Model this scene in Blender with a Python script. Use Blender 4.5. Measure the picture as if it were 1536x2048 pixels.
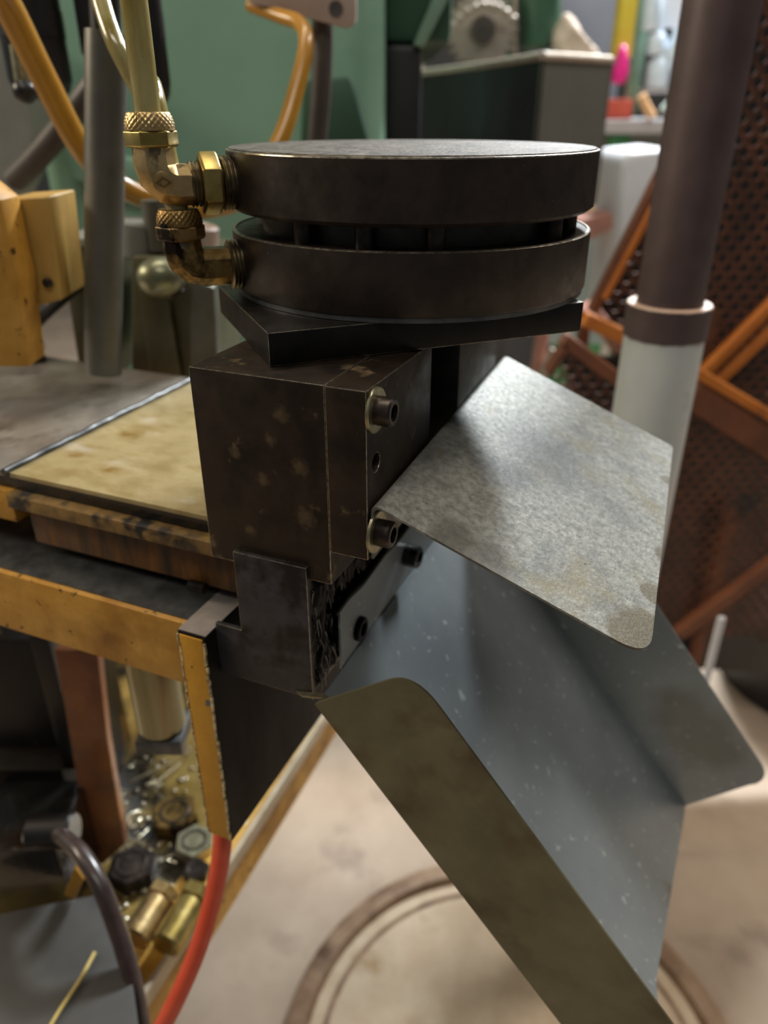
import bpy, bmesh, math, random
from mathutils import Vector, Matrix
random.seed(7)
for o in list(bpy.data.objects): bpy.data.objects.remove(o)
SC = bpy.context.scene
COL = SC.collection
PI = math.pi

# ------------------------------------------------------------------ camera
FPX = 1523.0; PITCH = math.radians(27.9); CZ = 1.25
cam_d = bpy.data.cameras.new('camera'); cam = bpy.data.objects.new('camera', cam_d); COL.objects.link(cam)
cam.location = (0, 0, CZ); cam.rotation_euler = (PI/2 - PITCH, 0, 0)
cam_d.sensor_fit = 'VERTICAL'; cam_d.sensor_height = 9.2; cam_d.lens = FPX/2048*9.2
cam_d.clip_start = 0.01; cam_d.clip_end = 60
cam_d.dof.use_dof = True; cam_d.dof.focus_distance = 0.345; cam_d.dof.aperture_fstop = cam_d.lens/4.6
SC.camera = cam
# ------------------------------------------------------------------ view, world, lights
SC.view_settings.view_transform = 'Standard'; SC.view_settings.look = 'None'
SC.view_settings.gamma = 1; SC.view_settings.use_curve_mapping = False
SC.view_settings.exposure = 0.0
wd = bpy.data.worlds.new('world'); SC.world = wd; wd.use_nodes = True
wd.node_tree.nodes['Background'].inputs[0].default_value = (0.92, 0.96, 1.0, 1)
wd.node_tree.nodes['Background'].inputs[1].default_value = 0.09
def area(name, loc, target, sx, sy, power, color):
    l = bpy.data.lights.new(name, 'AREA'); l.shape = 'RECTANGLE'; l.size = sx; l.size_y = sy
    l.energy = power; l.color = color
    o = bpy.data.objects.new(name, l); COL.objects.link(o); o.location = loc
    o.rotation_euler = (Vector(target)-Vector(loc)).to_track_quat('-Z', 'Y').to_euler()
    return o
area('shop_light_far', (1.35, 3.1, 3.0), (0, .5, 1.0), 0.8, .3, 240, (.90, .96, 1.0))
area('shop_light_overhead', (-.5, .9, 3.2), (-.3, .6, .9), 1.5, .3, 20, (1.0, .88, .72))
area('shop_light_left', (-2.6, .7, 2.4), (-.4, .8, .9), 1.0, .5, 45, (1.0, .86, .66))
area('shop_light_right', (1.6, 1.3, 3.2), (.9, 1.5, .5), 1.2, .3, 32, (1.0, .90, .80))
area('fill_light_front', (-.2, -.9, 3.3), (-.2, 1.2, 1.2), 1.5, .3, 18, (1.0, .95, .86))  # added fill lamp, brightens the front of the green machine

# ------------------------------------------------------------------ coordinates
CAM = Vector((0, 0, CZ)); FW = Vector((0, math.cos(PITCH), -math.sin(PITCH))); UP = Vector((0, math.sin(PITCH), math.cos(PITCH)))
YAW = math.radians(23)
UA = Vector((math.cos(YAW), -math.sin(YAW), 0)); WA = Vector((math.sin(YAW), math.cos(YAW), 0)); ZA = Vector((0, 0, 1))
def ray(px, py): return FW + Vector(((px-768)/FPX, 0, 0)) - UP*((py-1024)/FPX)
def P(px, py, y): r = ray(px, py); return CAM + r*(y/r.y)
def PZ(px, py, z): r = ray(px, py); return CAM + r*((z-CZ)/r.z)
def PU(px, py, u): r = ray(px, py); return CAM + r*(u/r.dot(UA))
def PW(px, py, w): r = ray(px, py); return CAM + r*(w/r.dot(WA))
def PP(px, py, p0, n): r = ray(px, py); return CAM + r*((p0-CAM).dot(n)/r.dot(n))
def M(u, w, z): return UA*u + WA*w + ZA*z

# ------------------------------------------------------------------ materials
def lin(c):
    if isinstance(c, str):
        c = c.lstrip('#'); c = [int(c[i:i+2], 16)/255 for i in (0, 2, 4)]
        c = [x/12.92 if x <= .04045 else ((x+.055)/1.055)**2.4 for x in c]
    return (c[0], c[1], c[2], 1)
MATS = {}
def mat(name, c1, c2=None, scale=40, rough=.5, rough2=None, metal=0., bump=0., bscale=None, spots=None, stretch=None,
        coat=0., detail=6, contrast=(.35, .65), trans=0., spec=.5, emit=None):
    m = bpy.data.materials.new(name); m.use_nodes = True; nt = m.node_tree; N = nt.nodes; L = nt.links
    b = N['Principled BSDF']; MATS[name] = m
    tc = N.new('ShaderNodeTexCoord'); src = tc.outputs['Object']
    if stretch:
        mp = N.new('ShaderNodeMapping'); mp.inputs['Scale'].default_value = stretch; L.new(src, mp.inputs['Vector']); src = mp.outputs[0]
    def noise(s, d=detail, r=.6):
        n = N.new('ShaderNodeTexNoise'); n.inputs['Scale'].default_value = s; n.inputs['Detail'].default_value = d
        n.inputs['Roughness'].default_value = r; L.new(src, n.inputs['Vector']); return n.outputs['Fac']
    def ramp(fac, lo, hi, a=(0, 0, 0, 1), c=(1, 1, 1, 1)):
        r = N.new('ShaderNodeValToRGB'); r.color_ramp.elements[0].position = lo; r.color_ramp.elements[1].position = hi
        r.color_ramp.elements[0].color = a; r.color_ramp.elements[1].color = c; L.new(fac, r.inputs[0]); return r.outputs[0]
    b.inputs['Base Color'].default_value = lin(c1)
    b.inputs['Roughness'].default_value = rough; b.inputs['Metallic'].default_value = metal
    b.inputs['Coat Weight'].default_value = coat; b.inputs['Coat Roughness'].default_value = .08
    b.inputs['Specular IOR Level'].default_value = spec
    if trans: b.inputs['Transmission Weight'].default_value = trans
    colr = None
    if c2 is not None:
        f = noise(scale); colr = ramp(f, contrast[0], contrast[1], lin(c1), lin(c2))
    for sp in (spots or []):       # (colour, scale, threshold_lo, threshold_hi)
        f = ramp(noise(sp[1], 4), sp[2], sp[3])
        mx = N.new('ShaderNodeMix'); mx.data_type = 'RGBA'
        L.new(f, mx.inputs['Factor'])
        if colr is not None: L.new(colr, mx.inputs[6])
        else: mx.inputs[6].default_value = lin(c1)
        mx.inputs[7].default_value = lin(sp[0]); colr = mx.outputs[2]
    if colr is not None: L.new(colr, b.inputs['Base Color'])
    if rough2 is not None:
        f = noise(scale*1.7); r = N.new('ShaderNodeMapRange'); r.inputs[1].default_value = .3; r.inputs[2].default_value = .7
        r.inputs[3].default_value = rough; r.inputs[4].default_value = rough2; L.new(f, r.inputs[0]); L.new(r.outputs[0], b.inputs['Roughness'])
    if bump:
        bn = N.new('ShaderNodeBump'); bn.inputs['Strength'].default_value = 1; bn.inputs['Distance'].default_value = bump
        L.new(noise(bscale or scale*3, 5), bn.inputs['Height']); L.new(bn.outputs[0], b.inputs['Normal'])
    if emit: b.inputs['Emission Color'].default_value = lin(c1); b.inputs['Emission Strength'].default_value = emit
    return m
mat('dark_steel', '#20170f', '#31251b', 45, .40, .58, .3, .00008, 160, spots=[('#75644a', 62, .62, .76), ('#0f0b08', 34, .5, .7)], spec=.35)
mat('disc_steel', '#2a231e', '#3c332c', 60, .30, .5, .5, .00008, 300, spots=[('#7c766c', 330, .73, .77)])
mat('disc_top', '#2e2822', '#6e655a', 130, .42, .6, .6, .0006, 420, spots=[('#b8b2a8', 300, .68, .74)])
mat('black_steel', '#0e0c0b', '#1c1815', 70, .35, .5, .4, .00008, 200)
mat('grey_steel', '#4d4f50', '#6b6c6c', 60, .33, .5, .75, .0001, 200)
mat('side_steel', '#3a3a37', '#4b4a46', 70, .36, .5, .7, .00006, 250)
mat('tool_steel', '#29282a', '#3c3b3f', 50, .42, .5, .3, .0001, 160, spots=[('#17100c', 30, .48, .58)])
mat('bare_steel', '#857c76', '#a0978f', 40, .4, .5, .4, spots=[('#6a5a4c', 50, .6, .7)])
mat('worn_edge', '#6a6052', '#b3a998', 300, .25, .4, .85)
mat('column_paint', '#0d0b09', '#16110c', 20, .4, .5, 0, spots=[('#80591a', 12, .56, .64)], stretch=(1, 1, .5))
mat('screw_steel', '#2e2724', '#4a423c', 120, .3, .45, .75)
mat('washer_metal', '#8b8566', '#a8a488', 150, .3, .4, .9)
mat('galvanized', '#63635c', '#8b8b82', 260, .5, .66, .3, .0003, 600, spots=[('#585955', 24, .5, .72), ('#6f6647', 20, .56, .74), ('#35332f', 480, .64, .72)], detail=10)
mat('chute_inner', '#868d90', '#949b9d', 12, .30, .42, .5, spots=[('#bcc4c2', 150, .645, .68), ('#6b6a5c', 14, .68, .8)])
mat('chute_outer', '#5e5a43', '#6e6a52', 22, .45, .6, .45, .00008, 300, spots=[('#4a3c26', 16, .52, .72), ('#878474', 70, .72, .8)])
mat('brass', '#b39460', '#d2b988', 60, .28, .45, .9, .0001, 350, spots=[('#57462c', 90, .6, .74)])
mat('brass_dirty', '#86683a', '#a08552', 60, .28, .5, .85, .0001, 350, spots=[('#241a12', 55, .46, .58)])
mat('hex_brass', '#978244', '#b4a166', 70, .27, .42, .9, spots=[('#4c4a2c', 110, .64, .78)])
mat('thread_metal', '#5a5142', '#8a7c60', 120, .3, .5, .9)
mat('tube_clear', '#7d6c26', '#a39a68', 60, .14, .32, 0, .0004, 160, coat=.6, stretch=(1, 1, .25))
mat('hose_yellow', '#b58c1e', '#c79d2e', 20, .35, coat=.3)
mat('hose_orange', '#a5741a', '#b58226', 20, .3, coat=.3)
mat('yellow_paint', '#b07c28', '#cb9a45', 25, .38, .55, 0, .0003, 200, spots=[('#86591a', 16, .5, .75), ('#4a3110', 120, .63, .68)])
mat('yellow_edge', '#b07d1d', '#bd8a28', 45, .4, .5, 0, .0003, 300, spots=[('#5c5a55', 75, .66, .68), ('#2d2417', 260, .70, .74)])
mat('edge_chip', '#d8c69a', '#6d5636', 260, .45)
mat('plate_yellow', '#8f7c50', '#b5a67e', 26, .30, .48, .2, .0004, 60, spots=[('#80662e', 26, .5, .7), ('#b9b0a0', 22, .58, .78)], stretch=(1, 1.6, 1))
mat('bracket_gold', '#a5813f', '#b5924e', 20, .4, .5, 0, spots=[('#7d5c26', 40, .6, .75)])
mat('plate_steel', '#8b8378', '#ada59a', 18, .28, .42, .65, .0005, 50, spots=[('#5f554a', 22, .55, .75)], stretch=(1.4, 1, 1))
mat('ledge', '#3a2c18', '#8a6a35', 60, .45, .6, 0, .0005, 140, spots=[('#14100c', 45, .5, .6)])
mat('ledge_dark', '#2a1c0d', '#7a4c16', 40, .45, .6, 0, stretch=(3, 3, .4))
mat('oily_black', '#08080a', '#14130f', 40, .12, .3, .1, .0008, 120, coat=.5)
mat('grease', '#020202', '#050505', 60, .2, .3, 0, .0004, 300, spec=.12)
mat('grease_wet', '#050506', None, 60, .08, None, 0, spec=.7)
mat('plate_black', '#070605', '#150e08', 22, .5, .65, 0, .0003, 120, stretch=(1, 1, .3), spec=.15)
mat('green_paint', '#7aa08b', '#84aa95', 5, .42, .5, 0, spots=[('#688e79', 4, .5, .75)])
mat('green_dark', '#2c4a39', '#375743', 6, .45)
mat('grey_paint', '#7a7b74', '#8a8b83', 9, .45)
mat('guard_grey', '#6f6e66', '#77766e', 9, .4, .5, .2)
mat('guard_shaded', '#2d2e2b', '#363732', 9, .4, .5, .2)  # guard grey darkened, shade of the left panels put into the colour
mat('rim_beige', '#b8a894', '#cdbfae', 40, .4, .5, .3)
mat('black_plastic', '#121010', '#1c1919', 30, .35)
mat('cable_dark', '#3a3430', '#4a423d', 30, .5)
mat('pipe_grey', '#5c5a52', '#6d6b62', 25, .35, .5, .5)
mat('box_olive', '#5b5843', '#6b6851', 20, .35, .5, .45)
mat('knob_metal', '#77785f', '#8d8e76', 50, .28, .4, .7)
mat('bracket_tan', '#a38d80', '#b09c90', 30, .5)
mat('pole_brown', '#4a3c3c', '#544545', 30, .42, .5, .1)
mat('collar_top', '#c6a48c', '#d8baa4', 40, .5)
mat('sleeve_white', '#b9bfbe', '#c6cbca', 12, .4, .5, spots=[('#9aa3a2', 26, .66, .8)])
mat('mesh_rust', '#5a3526', '#74472e', 30, .5, .65, .2, spots=[('#2e1c16', 12, .5, .7)])
mat('frame_orange', '#b06018', '#c57528', 20, .45, .6, 0, spots=[('#6e3c18', 14, .55, .75)])
mat('frame_rust', '#5e3420', '#7a472a', 16, .5, .6)
mat('floor_concrete', '#a8937e', '#bba792', 5, .6, .75, 0, .001, 60, spots=[('#8a7767', 7, .55, .75), ('#75675b', 2.2, .58, .8)])
mat('lid_metal', '#c4ad90', '#d6c3a8', 18, .5, .65, .1, spots=[('#a8875c', 11, .6, .75)])
mat('lid_rust', '#86684f', '#a78b70', 20, .55, .7, spots=[('#5e4534', 14, .5, .7)])
mat('wall_paint', '#6b6f70', '#757a7b', 2, .7)
mat('wall_dark', '#45464c', '#505158', 2, .6)
mat('hose_red', '#c8462a', '#d4563a', 40, .38, .5, 0, .0002, 400)
mat('hose_black', '#2d2422', '#40322e', 60, .3, .45, coat=.2, spots=[('#6a2a22', 40, .66, .72)])
mat('strap_copper', '#7d4a2c', '#94694a', 14, .3, .45, .35, .0015, 40, spots=[('#6a5048', 22, .5, .7)])
mat('valve_khaki', '#86805f', '#9a9470', 20, .3, .45, .6, stretch=(6, 6, .1))
mat('tray_oily', '#7b6430', '#b39b5c', 14, .12, .32, .15, .002, 45, coat=.7, spots=[('#2a2213', 11, .48, .60), ('#b9b09a', 40, .68, .74)])
mat('tray_edge', '#c08a2a', '#d8b668', 22, .3, .45, 0, spots=[('#efe3c2', 30, .62, .7), ('#94641b', 14, .55, .7)])
mat('bare_edge', '#b9a98f', '#cfc3ad', 40, .4, .5, .4)
mat('tarp_grey', '#2e2d2b', '#3a3937', 14, .45, .55)
mat('chip_metal', '#b0a88e', '#d8d0b8', 90, .15, .3, .8)
mat('yellow_rope', '#a8924a', '#bda865', 60, .6)
mat('post_yellow', '#c8b53a', '#d8c650', 12, .5); mat('tag_pink', '#e8208a', None, 5, .5); mat('post_green', '#3d7a4c', '#4a8a58', 12, .5)
mat('post_sage', '#6d8a78', '#7d9a88', 12, .5)
mat('white_paint', '#cdcdd2', '#dadade', 8, .5); mat('plastic_bluewhite', '#b8cbe0', '#d8e4f0', 20, .3)
mat('crate_red', '#b04838', '#c05848', 15, .5); mat('bench_grey', '#a09c9f', '#aeaaad', 10, .5); mat('rag_cloth', '#a89684', '#cbbcac', 25, .85)
mat('teal_pale', '#a9bdbb', '#b8c9c7', 10, .5); mat('gear_metal', '#8d8378', '#a59a8e', 40, .4, .5, .5); mat('peach', '#d8a878', '#e2b88c', 12, .5)
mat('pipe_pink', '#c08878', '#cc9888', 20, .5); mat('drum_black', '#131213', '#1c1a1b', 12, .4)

def stain(name, pts, col, rad, soft, nscale, amp, strength=.85):
    """oil stain with its own ragged outline around points of the object"""
    nt = MATS[name].node_tree; N = nt.nodes; L = nt.links; b = N['Principled BSDF']
    tc = N.new('ShaderNodeTexCoord'); nz = N.new('ShaderNodeTexNoise'); nz.inputs['Scale'].default_value = nscale; nz.inputs['Detail'].default_value = 5
    L.new(tc.outputs['Object'], nz.inputs['Vector']); acc = None
    for p, k in pts:
        d = N.new('ShaderNodeVectorMath'); d.operation = 'DISTANCE'; L.new(tc.outputs['Object'], d.inputs[0]); d.inputs[1].default_value = p
        q = N.new('ShaderNodeMath'); q.operation = 'DIVIDE'; L.new(d.outputs['Value'], q.inputs[0]); q.inputs[1].default_value = k
        if acc is None: acc = q.outputs[0]
        else:
            mn = N.new('ShaderNodeMath'); mn.operation = 'MINIMUM'; L.new(acc, mn.inputs[0]); L.new(q.outputs[0], mn.inputs[1]); acc = mn.outputs[0]
    ad = N.new('ShaderNodeMath'); ad.operation = 'MULTIPLY_ADD'; L.new(nz.outputs['Fac'], ad.inputs[0]); ad.inputs[1].default_value = amp; L.new(acc, ad.inputs[2])
    mr = N.new('ShaderNodeMapRange'); mr.inputs[1].default_value = rad+amp*.5; mr.inputs[2].default_value = rad+amp*.5+soft; mr.inputs[3].default_value = strength; mr.inputs[4].default_value = 0
    L.new(ad.outputs[0], mr.inputs[0])
    mx = N.new('ShaderNodeMix'); mx.data_type = 'RGBA'; L.new(mr.outputs[0], mx.inputs['Factor'])
    L.new(b.inputs['Base Color'].links[0].from_socket, mx.inputs[6]); mx.inputs[7].default_value = lin(col); L.new(mx.outputs[2], b.inputs['Base Color'])
# ------------------------------------------------------------------ builders
INV = {}
def thing(name, label, cat, loc=(0, 0, 0), rotz=0., group=None):
    o = bpy.data.objects.new(name, None); COL.objects.link(o); o.empty_display_size = .02
    o.location = loc; o.rotation_euler = (0, 0, rotz)
    INV[o] = (Matrix.Translation(Vector(loc)) @ Matrix.Rotation(rotz, 4, 'Z')).inverted()
    o['label'] = label; o['category'] = cat
    if group: o['group'] = group
    return o
def tag(o, label, cat, group=None):
    o['label'] = label; o['category'] = cat
    if group: o['group'] = group
    return o
class B:
    def __init__(s): s.bm = bmesh.new()
    def hexa(s, c):     # 8 corners: bottom 4 ccw, top 4 ccw
        v = [s.bm.verts.new(p) for p in c]
        for f in ((3, 2, 1, 0), (4, 5, 6, 7), (0, 1, 5, 4), (1, 2, 6, 5), (2, 3, 7, 6), (3, 0, 4, 7)): s.bm.faces.new([v[i] for i in f])
        return s
    def mbox(s, u0, u1, w0, w1, z0, z1):
        return s.hexa([M(u0, w0, z0), M(u1, w0, z0), M(u1, w1, z0), M(u0, w1, z0), M(u0, w0, z1), M(u1, w0, z1), M(u1, w1, z1), M(u0, w1, z1)])
    def box(s, x0, x1, y0, y1, z0, z1):
        V = Vector
        return s.hexa([V((x0, y0, z0)), V((x1, y0, z0)), V((x1, y1, z0)), V((x0, y1, z0)), V((x0, y0, z1)), V((x1, y0, z1)), V((x1, y1, z1)), V((x0, y1, z1))])
    def prism(s, pts, ext):
        ext = Vector(ext); a = [s.bm.verts.new(p) for p in pts]; b = [s.bm.verts.new(Vector(p)+ext) for p in pts]; n = len(pts)
        s.bm.faces.new(a); s.bm.faces.new(b[::-1])
        for i in range(n): s.bm.faces.new((a[i], b[i], b[(i+1) % n], a[(i+1) % n]))
        return s
    def rings(s, rings, cap=True):
        R = [[s.bm.verts.new(p) for p in r] for r in rings]; n = len(R[0])
        for a, b in zip(R, R[1:]):
            for i in range(n): s.bm.faces.new((a[i], a[(i+1) % n], b[(i+1) % n], b[i]))
        if cap: s.bm.faces.new(R[0][::-1]); s.bm.faces.new(R[-1])
        return s
    def lathe(s, p0, axis, prof, seg=48, rot=0., cap=True):     # prof: (dist along axis, radius)
        ax = Vector(axis).normalized(); t = ax.orthogonal() if abs(ax.z) > .9 else ax.cross(ZA); t.normalize(); q = ax.cross(t)
        rr = []
        for h, r in prof: rr.append([Vector(p0)+ax*h+(t*math.cos(rot+2*PI*k/seg)+q*math.sin(rot+2*PI*k/seg))*r for k in range(seg)])
        return s.rings(rr, cap)
    def cyl(s, p0, p1, r, seg=32, r1=None, ch=0.):
        p0 = Vector(p0); p1 = Vector(p1); L = (p1-p0).length; r1 = r if r1 is None else r1
        pr = [(0, r), (L, r1)] if not ch else [(0, r-ch), (ch, r), (L-ch, r1), (L, r1-ch)]
        return s.lathe(p0, p1-p0, pr, seg)
    def tube(s, pts, r, seg=14, sub=8, radii=None):
        pts = [Vector(p) for p in pts]; Q = []
        if len(pts) > 2:
            ex = [2*pts[0]-pts[1]]+pts+[2*pts[-1]-pts[-2]]
            for i in range(1, len(ex)-2):
                a, b, c, d = ex[i-1:i+3]
                for k in range(sub):
                    t = k/sub
                    Q.append(.5*((2*b)+(c-a)*t+(2*a-5*b+4*c-d)*t*t+(3*b-a-3*c+d)*t**3))
            Q.append(pts[-1])
        else: Q = pts
        rr = []; nrm = None
        for i, p in enumerate(Q):
            tg = (Q[min(i+1, len(Q)-1)]-Q[max(i-1, 0)]).normalized()
            if nrm is None: nrm = tg.orthogonal().normalized()
            nrm = (nrm-tg*nrm.dot(tg)).normalized(); bn = tg.cross(nrm)
            ri = r if radii is None else radii[0]+(radii[1]-radii[0])*i/(len(Q)-1)
            rr.append([p+(nrm*math.cos(2*PI*k/seg)+bn*math.sin(2*PI*k/seg))*ri for k in range(seg)])
        return s.rings(rr)
    def ball(s, c, r, sc=(1, 1, 1), sub=2, jit=0.):
        g = bmesh.ops.create_icosphere(s.bm, subdivisions=sub, radius=1)
        for v in g['verts']:
            k = 1+random.uniform(-jit, jit); v.co = Vector((v.co.x*sc[0], v.co.y*sc[1], v.co.z*sc[2]))*r*k+Vector(c)
        return s
    def face(s, pts): s.bm.faces.new([s.bm.verts.new(p) for p in pts]); return s
    def solid(s, t):
        bmesh.ops.remove_doubles(s.bm, verts=s.bm.verts, dist=1e-6)
        bmesh.ops.recalc_face_normals(s.bm, faces=s.bm.faces)
        bmesh.ops.solidify(s.bm, geom=list(s.bm.faces), thickness=t); return s
    def bevel(s, off, seg=2, ang=30, worn=False):
        bmesh.ops.remove_doubles(s.bm, verts=s.bm.verts, dist=1e-6); bmesh.ops.recalc_face_normals(s.bm, faces=s.bm.faces)
        e = [x for x in s.bm.edges if len(x.link_faces) == 2 and x.calc_face_angle(0) > math.radians(ang)]
        res = bmesh.ops.bevel(s.bm, geom=e, offset=off, offset_type='OFFSET', segments=seg, profile=.6, affect='EDGES', clamp_overlap=True)
        if worn:
            for f in res['faces']: f.material_index = 1
        return s
    def done(s, name, m, parent=None, smooth=35, recalc=True):
        if recalc: bmesh.ops.recalc_face_normals(s.bm, faces=s.bm.faces)
        root = parent
        while root is not None and root not in INV: root = root.parent
        if root is not None: s.bm.transform(INV[root])
        me = bpy.data.meshes.new(name); 
        for f in s.bm.faces: f.smooth = True
        if smooth < 180:
            for e in s.bm.edges:
                if len(e.link_faces) == 2 and e.calc_face_angle(0) > math.radians(smooth): e.smooth = False
        s.bm.to_mesh(me); s.bm.free()
        me.materials.append(MATS[m])
        if any(p.material_index for p in me.polygons): me.materials.append(MATS['worn_edge'])
        o = bpy.data.objects.new(name, me); COL.objects.link(o)
        if parent is not None: o.parent = parent
        return o
def pin(o, label): o['label'] = label; return o
def struct(o): o['kind'] = 'structure'; return o
def single(b, name, m, label, cat, base, group=None, smooth=35):
    """one-mesh thing whose origin sits at base"""
    base = Vector(base); b.bm.transform(Matrix.Translation(-base)); o = b.done(name, m, None, smooth); o.location = base
    return tag(o, label, cat, group)
MR = -YAW

# ================================================================== SETTING
struct(B().box(-4, 5, -1.5, 7, -.06, 0).done('floor', 'floor_concrete'))
struct(B().box(-4, 5, 7, 7.1, 0, 4).done('wall_back', 'wall_paint'))
struct(B().box(-4.1, -4, -1.5, 7, 0, 4).done('wall_left', 'wall_paint'))
struct(B().box(5, 5.1, -1.5, 7, 0, 4).done('wall_right', 'wall_paint'))

# ================================================================== AIR CYLINDER
DC = Vector((.015, .46, 0)); DR = .1
AD = math.radians(22); AX = Vector((math.cos(AD), math.sin(AD), 0)); AY = Vector((-math.sin(AD), math.cos(AD), 0))
def dz(z): return DC+ZA*z
t = thing('air_cylinder', 'round dark steel pancake air cylinder of two stacked discs above the tool block', 'air cylinder', (DC.x, DC.y, 1.1436), AD)
R = DR
B().lathe(dz(1.2025), ZA, [(0, R-.0025), (.002, R), (.0283, R)], 128).done('upper_disc', 'disc_steel', t)
B().lathe(dz(1.2025), ZA, [(.0283, R), (.0289, R-.0002), (.0292, R-.0014)], 128, cap=False).done('worn_rim', 'worn_edge', t)
B().lathe(dz(1.2316), ZA, [(0, R-.0014), (.0006, R-.0018)], 128).done('top_face', 'disc_top', t)
B().lathe(dz(1.1625), ZA, [(0, R-.0005), (.001, R), (.0294, R)], 128).done('lower_disc', 'disc_steel', t)
B().lathe(dz(1.1625), ZA, [(.0294, R), (.0299, R-.0008), (.0300, R-.002)], 128, cap=False).done('worn_rim', 'worn_edge', t)
B().lathe(dz(1.1595), ZA, [(0, R-.004), (.0004, R-.001), (.0028, R-.001), (.0031, R-.003)], 96).done('gasket_ring', 'grey_steel', t)
B().lathe(dz(1.190), ZA, [(0, .083), (.014, .083)], 96).done('neck', 'side_steel', t)
for a in (-128, -106, -84, -36, -16, 140, 165, 60, 100):
    p = dz(1.191)+Vector((math.cos(math.radians(a)), math.sin(math.radians(a)), 0))*.0875
    B().cyl(p, p+ZA*.0125, .0048, 16).done('spacer_pin', 'screw_steel', t)
# adapter plate
c0 = Vector((-.05302, .34453, 0)); L1 = .1715; L2 = .115
pts = []
for (a, b, r) in ((0, 0, .0004), (L1, 0, .004), (L1, L2, .004), (0, L2, .0004)): pts.append(c0+AX*a+AY*b+ZA*1.1440)
B().prism(pts, (0, 0, .0156)).bevel(.0003, 2, 30, True).done('mounting_plate', 'black_steel', t)

# ================================================================== BRASS FITTINGS
PD = Vector((math.cos(AD+PI), math.sin(AD+PI), 0))      # out of the disc
def fitting(z, lab, dirty, short):
    bm_ = 'brass_dirty' if dirty else 'brass'
    sc = .90 if dirty else .92
    base = DC+PD*DR+ZA*z
    t = thing('brass_elbow_fitting', lab, 'pipe fitting', tuple(base), AD+PI, 'brass elbow fittings on the air cylinder')
    def q(k, dzz=0): return base+PD*k+ZA*dzz
    # threaded collar with three ridges
    pr = []
    k0 = -.002
    for i in range(4): pr += [(k0+i*.0020, .0128*sc), (k0+i*.0020+.0009, .0142*sc), (k0+i*.0020+.0017, .0128*sc)]
    B().lathe(q(0), PD, pr, 40).done('threaded_neck', 'thread_metal', t)
    h0 = .0062
    if not short:
        B().lathe(q(h0), PD, [(0, .0135), (.0012, .0150), (.0088, .0150), (.010, .0135)], 6, rot=PI/6).bevel(.0005).done('hex_nut', 'hex_brass', t)
        h0 += .010
        pr = []
        for i in range(3): pr += [(h0+i*.0018, .0098), (h0+i*.0018+.0009, .0108), (h0+i*.0018+.0017, .0098)]
        B().lathe(q(0), PD, pr, 32).done('thread_ring', 'thread_metal', t)
        h0 += .005
    ex = .0372 if not short else .0285         # elbow corner distance from disc
    e = q(ex)
    r = .0108*sc
    # elbow body: square-section arms with chamfers meeting at the corner
    def sect(c, ax1, ax2, r, ch=.30):
        o = []
        for (a, b) in ((1, 1-ch*2), (1-ch*2, 1), (-1+ch*2, 1), (-1, 1-ch*2), (-1, -1+ch*2), (-1+ch*2, -1), (1-ch*2, -1), (1, -1+ch*2)): o.append(c+ax1*a*r+ax2*b*r)
        return o
    S = PD.cross(ZA)
    path = [(q(h0-.001), -PD), (q(ex-.0108*sc), None), (None, 1), (None, 2), (None, 3), (e+ZA*.0108*sc, None), (e+ZA*.0215*sc, ZA)]
    rings = [sect(q(h0-.001), ZA, S, r*.93, .25), sect(q(ex-r*.95), ZA, S, r*.97, .25)]
    cc = q(ex-r*.95)+ZA*r*.95
    for k in range(1, 3):
        a = PI/2*k/3
        rad = r*.95
        c = cc+PD*math.sin(a)*rad-ZA*math.cos(a)*rad
        nrm = (PD*math.sin(a)-ZA*math.cos(a))
        rings.append(sect(c, -nrm, S, r, .25))
    rings += [sect(e+ZA*r*.95, -PD, S, r*.97, .25), sect(e+ZA*(.0190 if not dirty else .0165)*sc, -PD, S, r*.93, .25)]
    body = B().rings(rings).bevel(.0004, 1, 25).done('elbow_body', bm_, t, 22)
    if not dirty:      # cast diamond mark in an oval boss, on the side facing out
        f = e+ZA*.002-PD*.002 - S*(r*.985) if (e-S*r).y < (e+S*r).y else e+ZA*.003-PD*.003+S*(r*.985)
        n = -S if (e-S*r).y < (e+S*r).y else S
        b = B(); X = -PD
        def loop(k, s0): return [f+X*a*s0+ZA*bb*s0+n*k for a, bb in ((.0040, 0), (0, .0026), (-.0040, 0), (0, -.0026))]
        o1 = loop(.0001, 1); o2 = loop(.0006, 1); i2 = loop(.0006, .62); i1 = loop(.0001, .62)
        b.rings([o1, o2, i2, i1], False).done('diamond_mark', 'brass_dirty', body)
        B().lathe(f-n*.0005, n, [(0, .0052), (.0004, .0052), (.0007, .0046)], 24).done('oval_boss', 'brass', body)
    # compression nut: hex with knurled ring above
    hb = e+ZA*(.0185 if not dirty else .0155)*sc
    B().cyl(hb-ZA*.003, hb+ZA*.002, .0106*sc, 24).done('inner_sleeve', 'thread_metal', t)
    B().lathe(hb, ZA, [(0, .0130*sc), (.001, .0140*sc), (.0075*sc, .0140*sc), (.0082*sc, .0128*sc)], 6, rot=PI/6+.12).bevel(.0005).done('compression_nut', 'hex_brass' if not dirty else 'brass_dirty', t)
    kb = hb+ZA*.0080*sc; n = 96; rows = 18; hh = .0085*sc; rr = []
    for j in range(rows+1):
        zz = hh*j/rows; ring = []
        for i in range(n):
            a = 2*PI*i/n; env = math.sin(PI*min(1, max(0, j/rows)))**.35 if 0 < j < rows else 0
            bmp = .5*(math.cos(24*a+zz*2200)+math.cos(24*a-zz*2200)); taper = 1-.16*(j/rows)**2
            ring.append(kb+ZA*zz+Vector((math.cos(a), math.sin(a), 0))*((.0127*sc)*taper+.00042*bmp*env))
        rr.append(ring)
    B().rings(rr).done('knurled_ring', bm_, t, 80)
    return kb+ZA*hh
tu = fitting(1.2165, 'large bright brass elbow with diamond mark on the upper disc', False, False)
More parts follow.
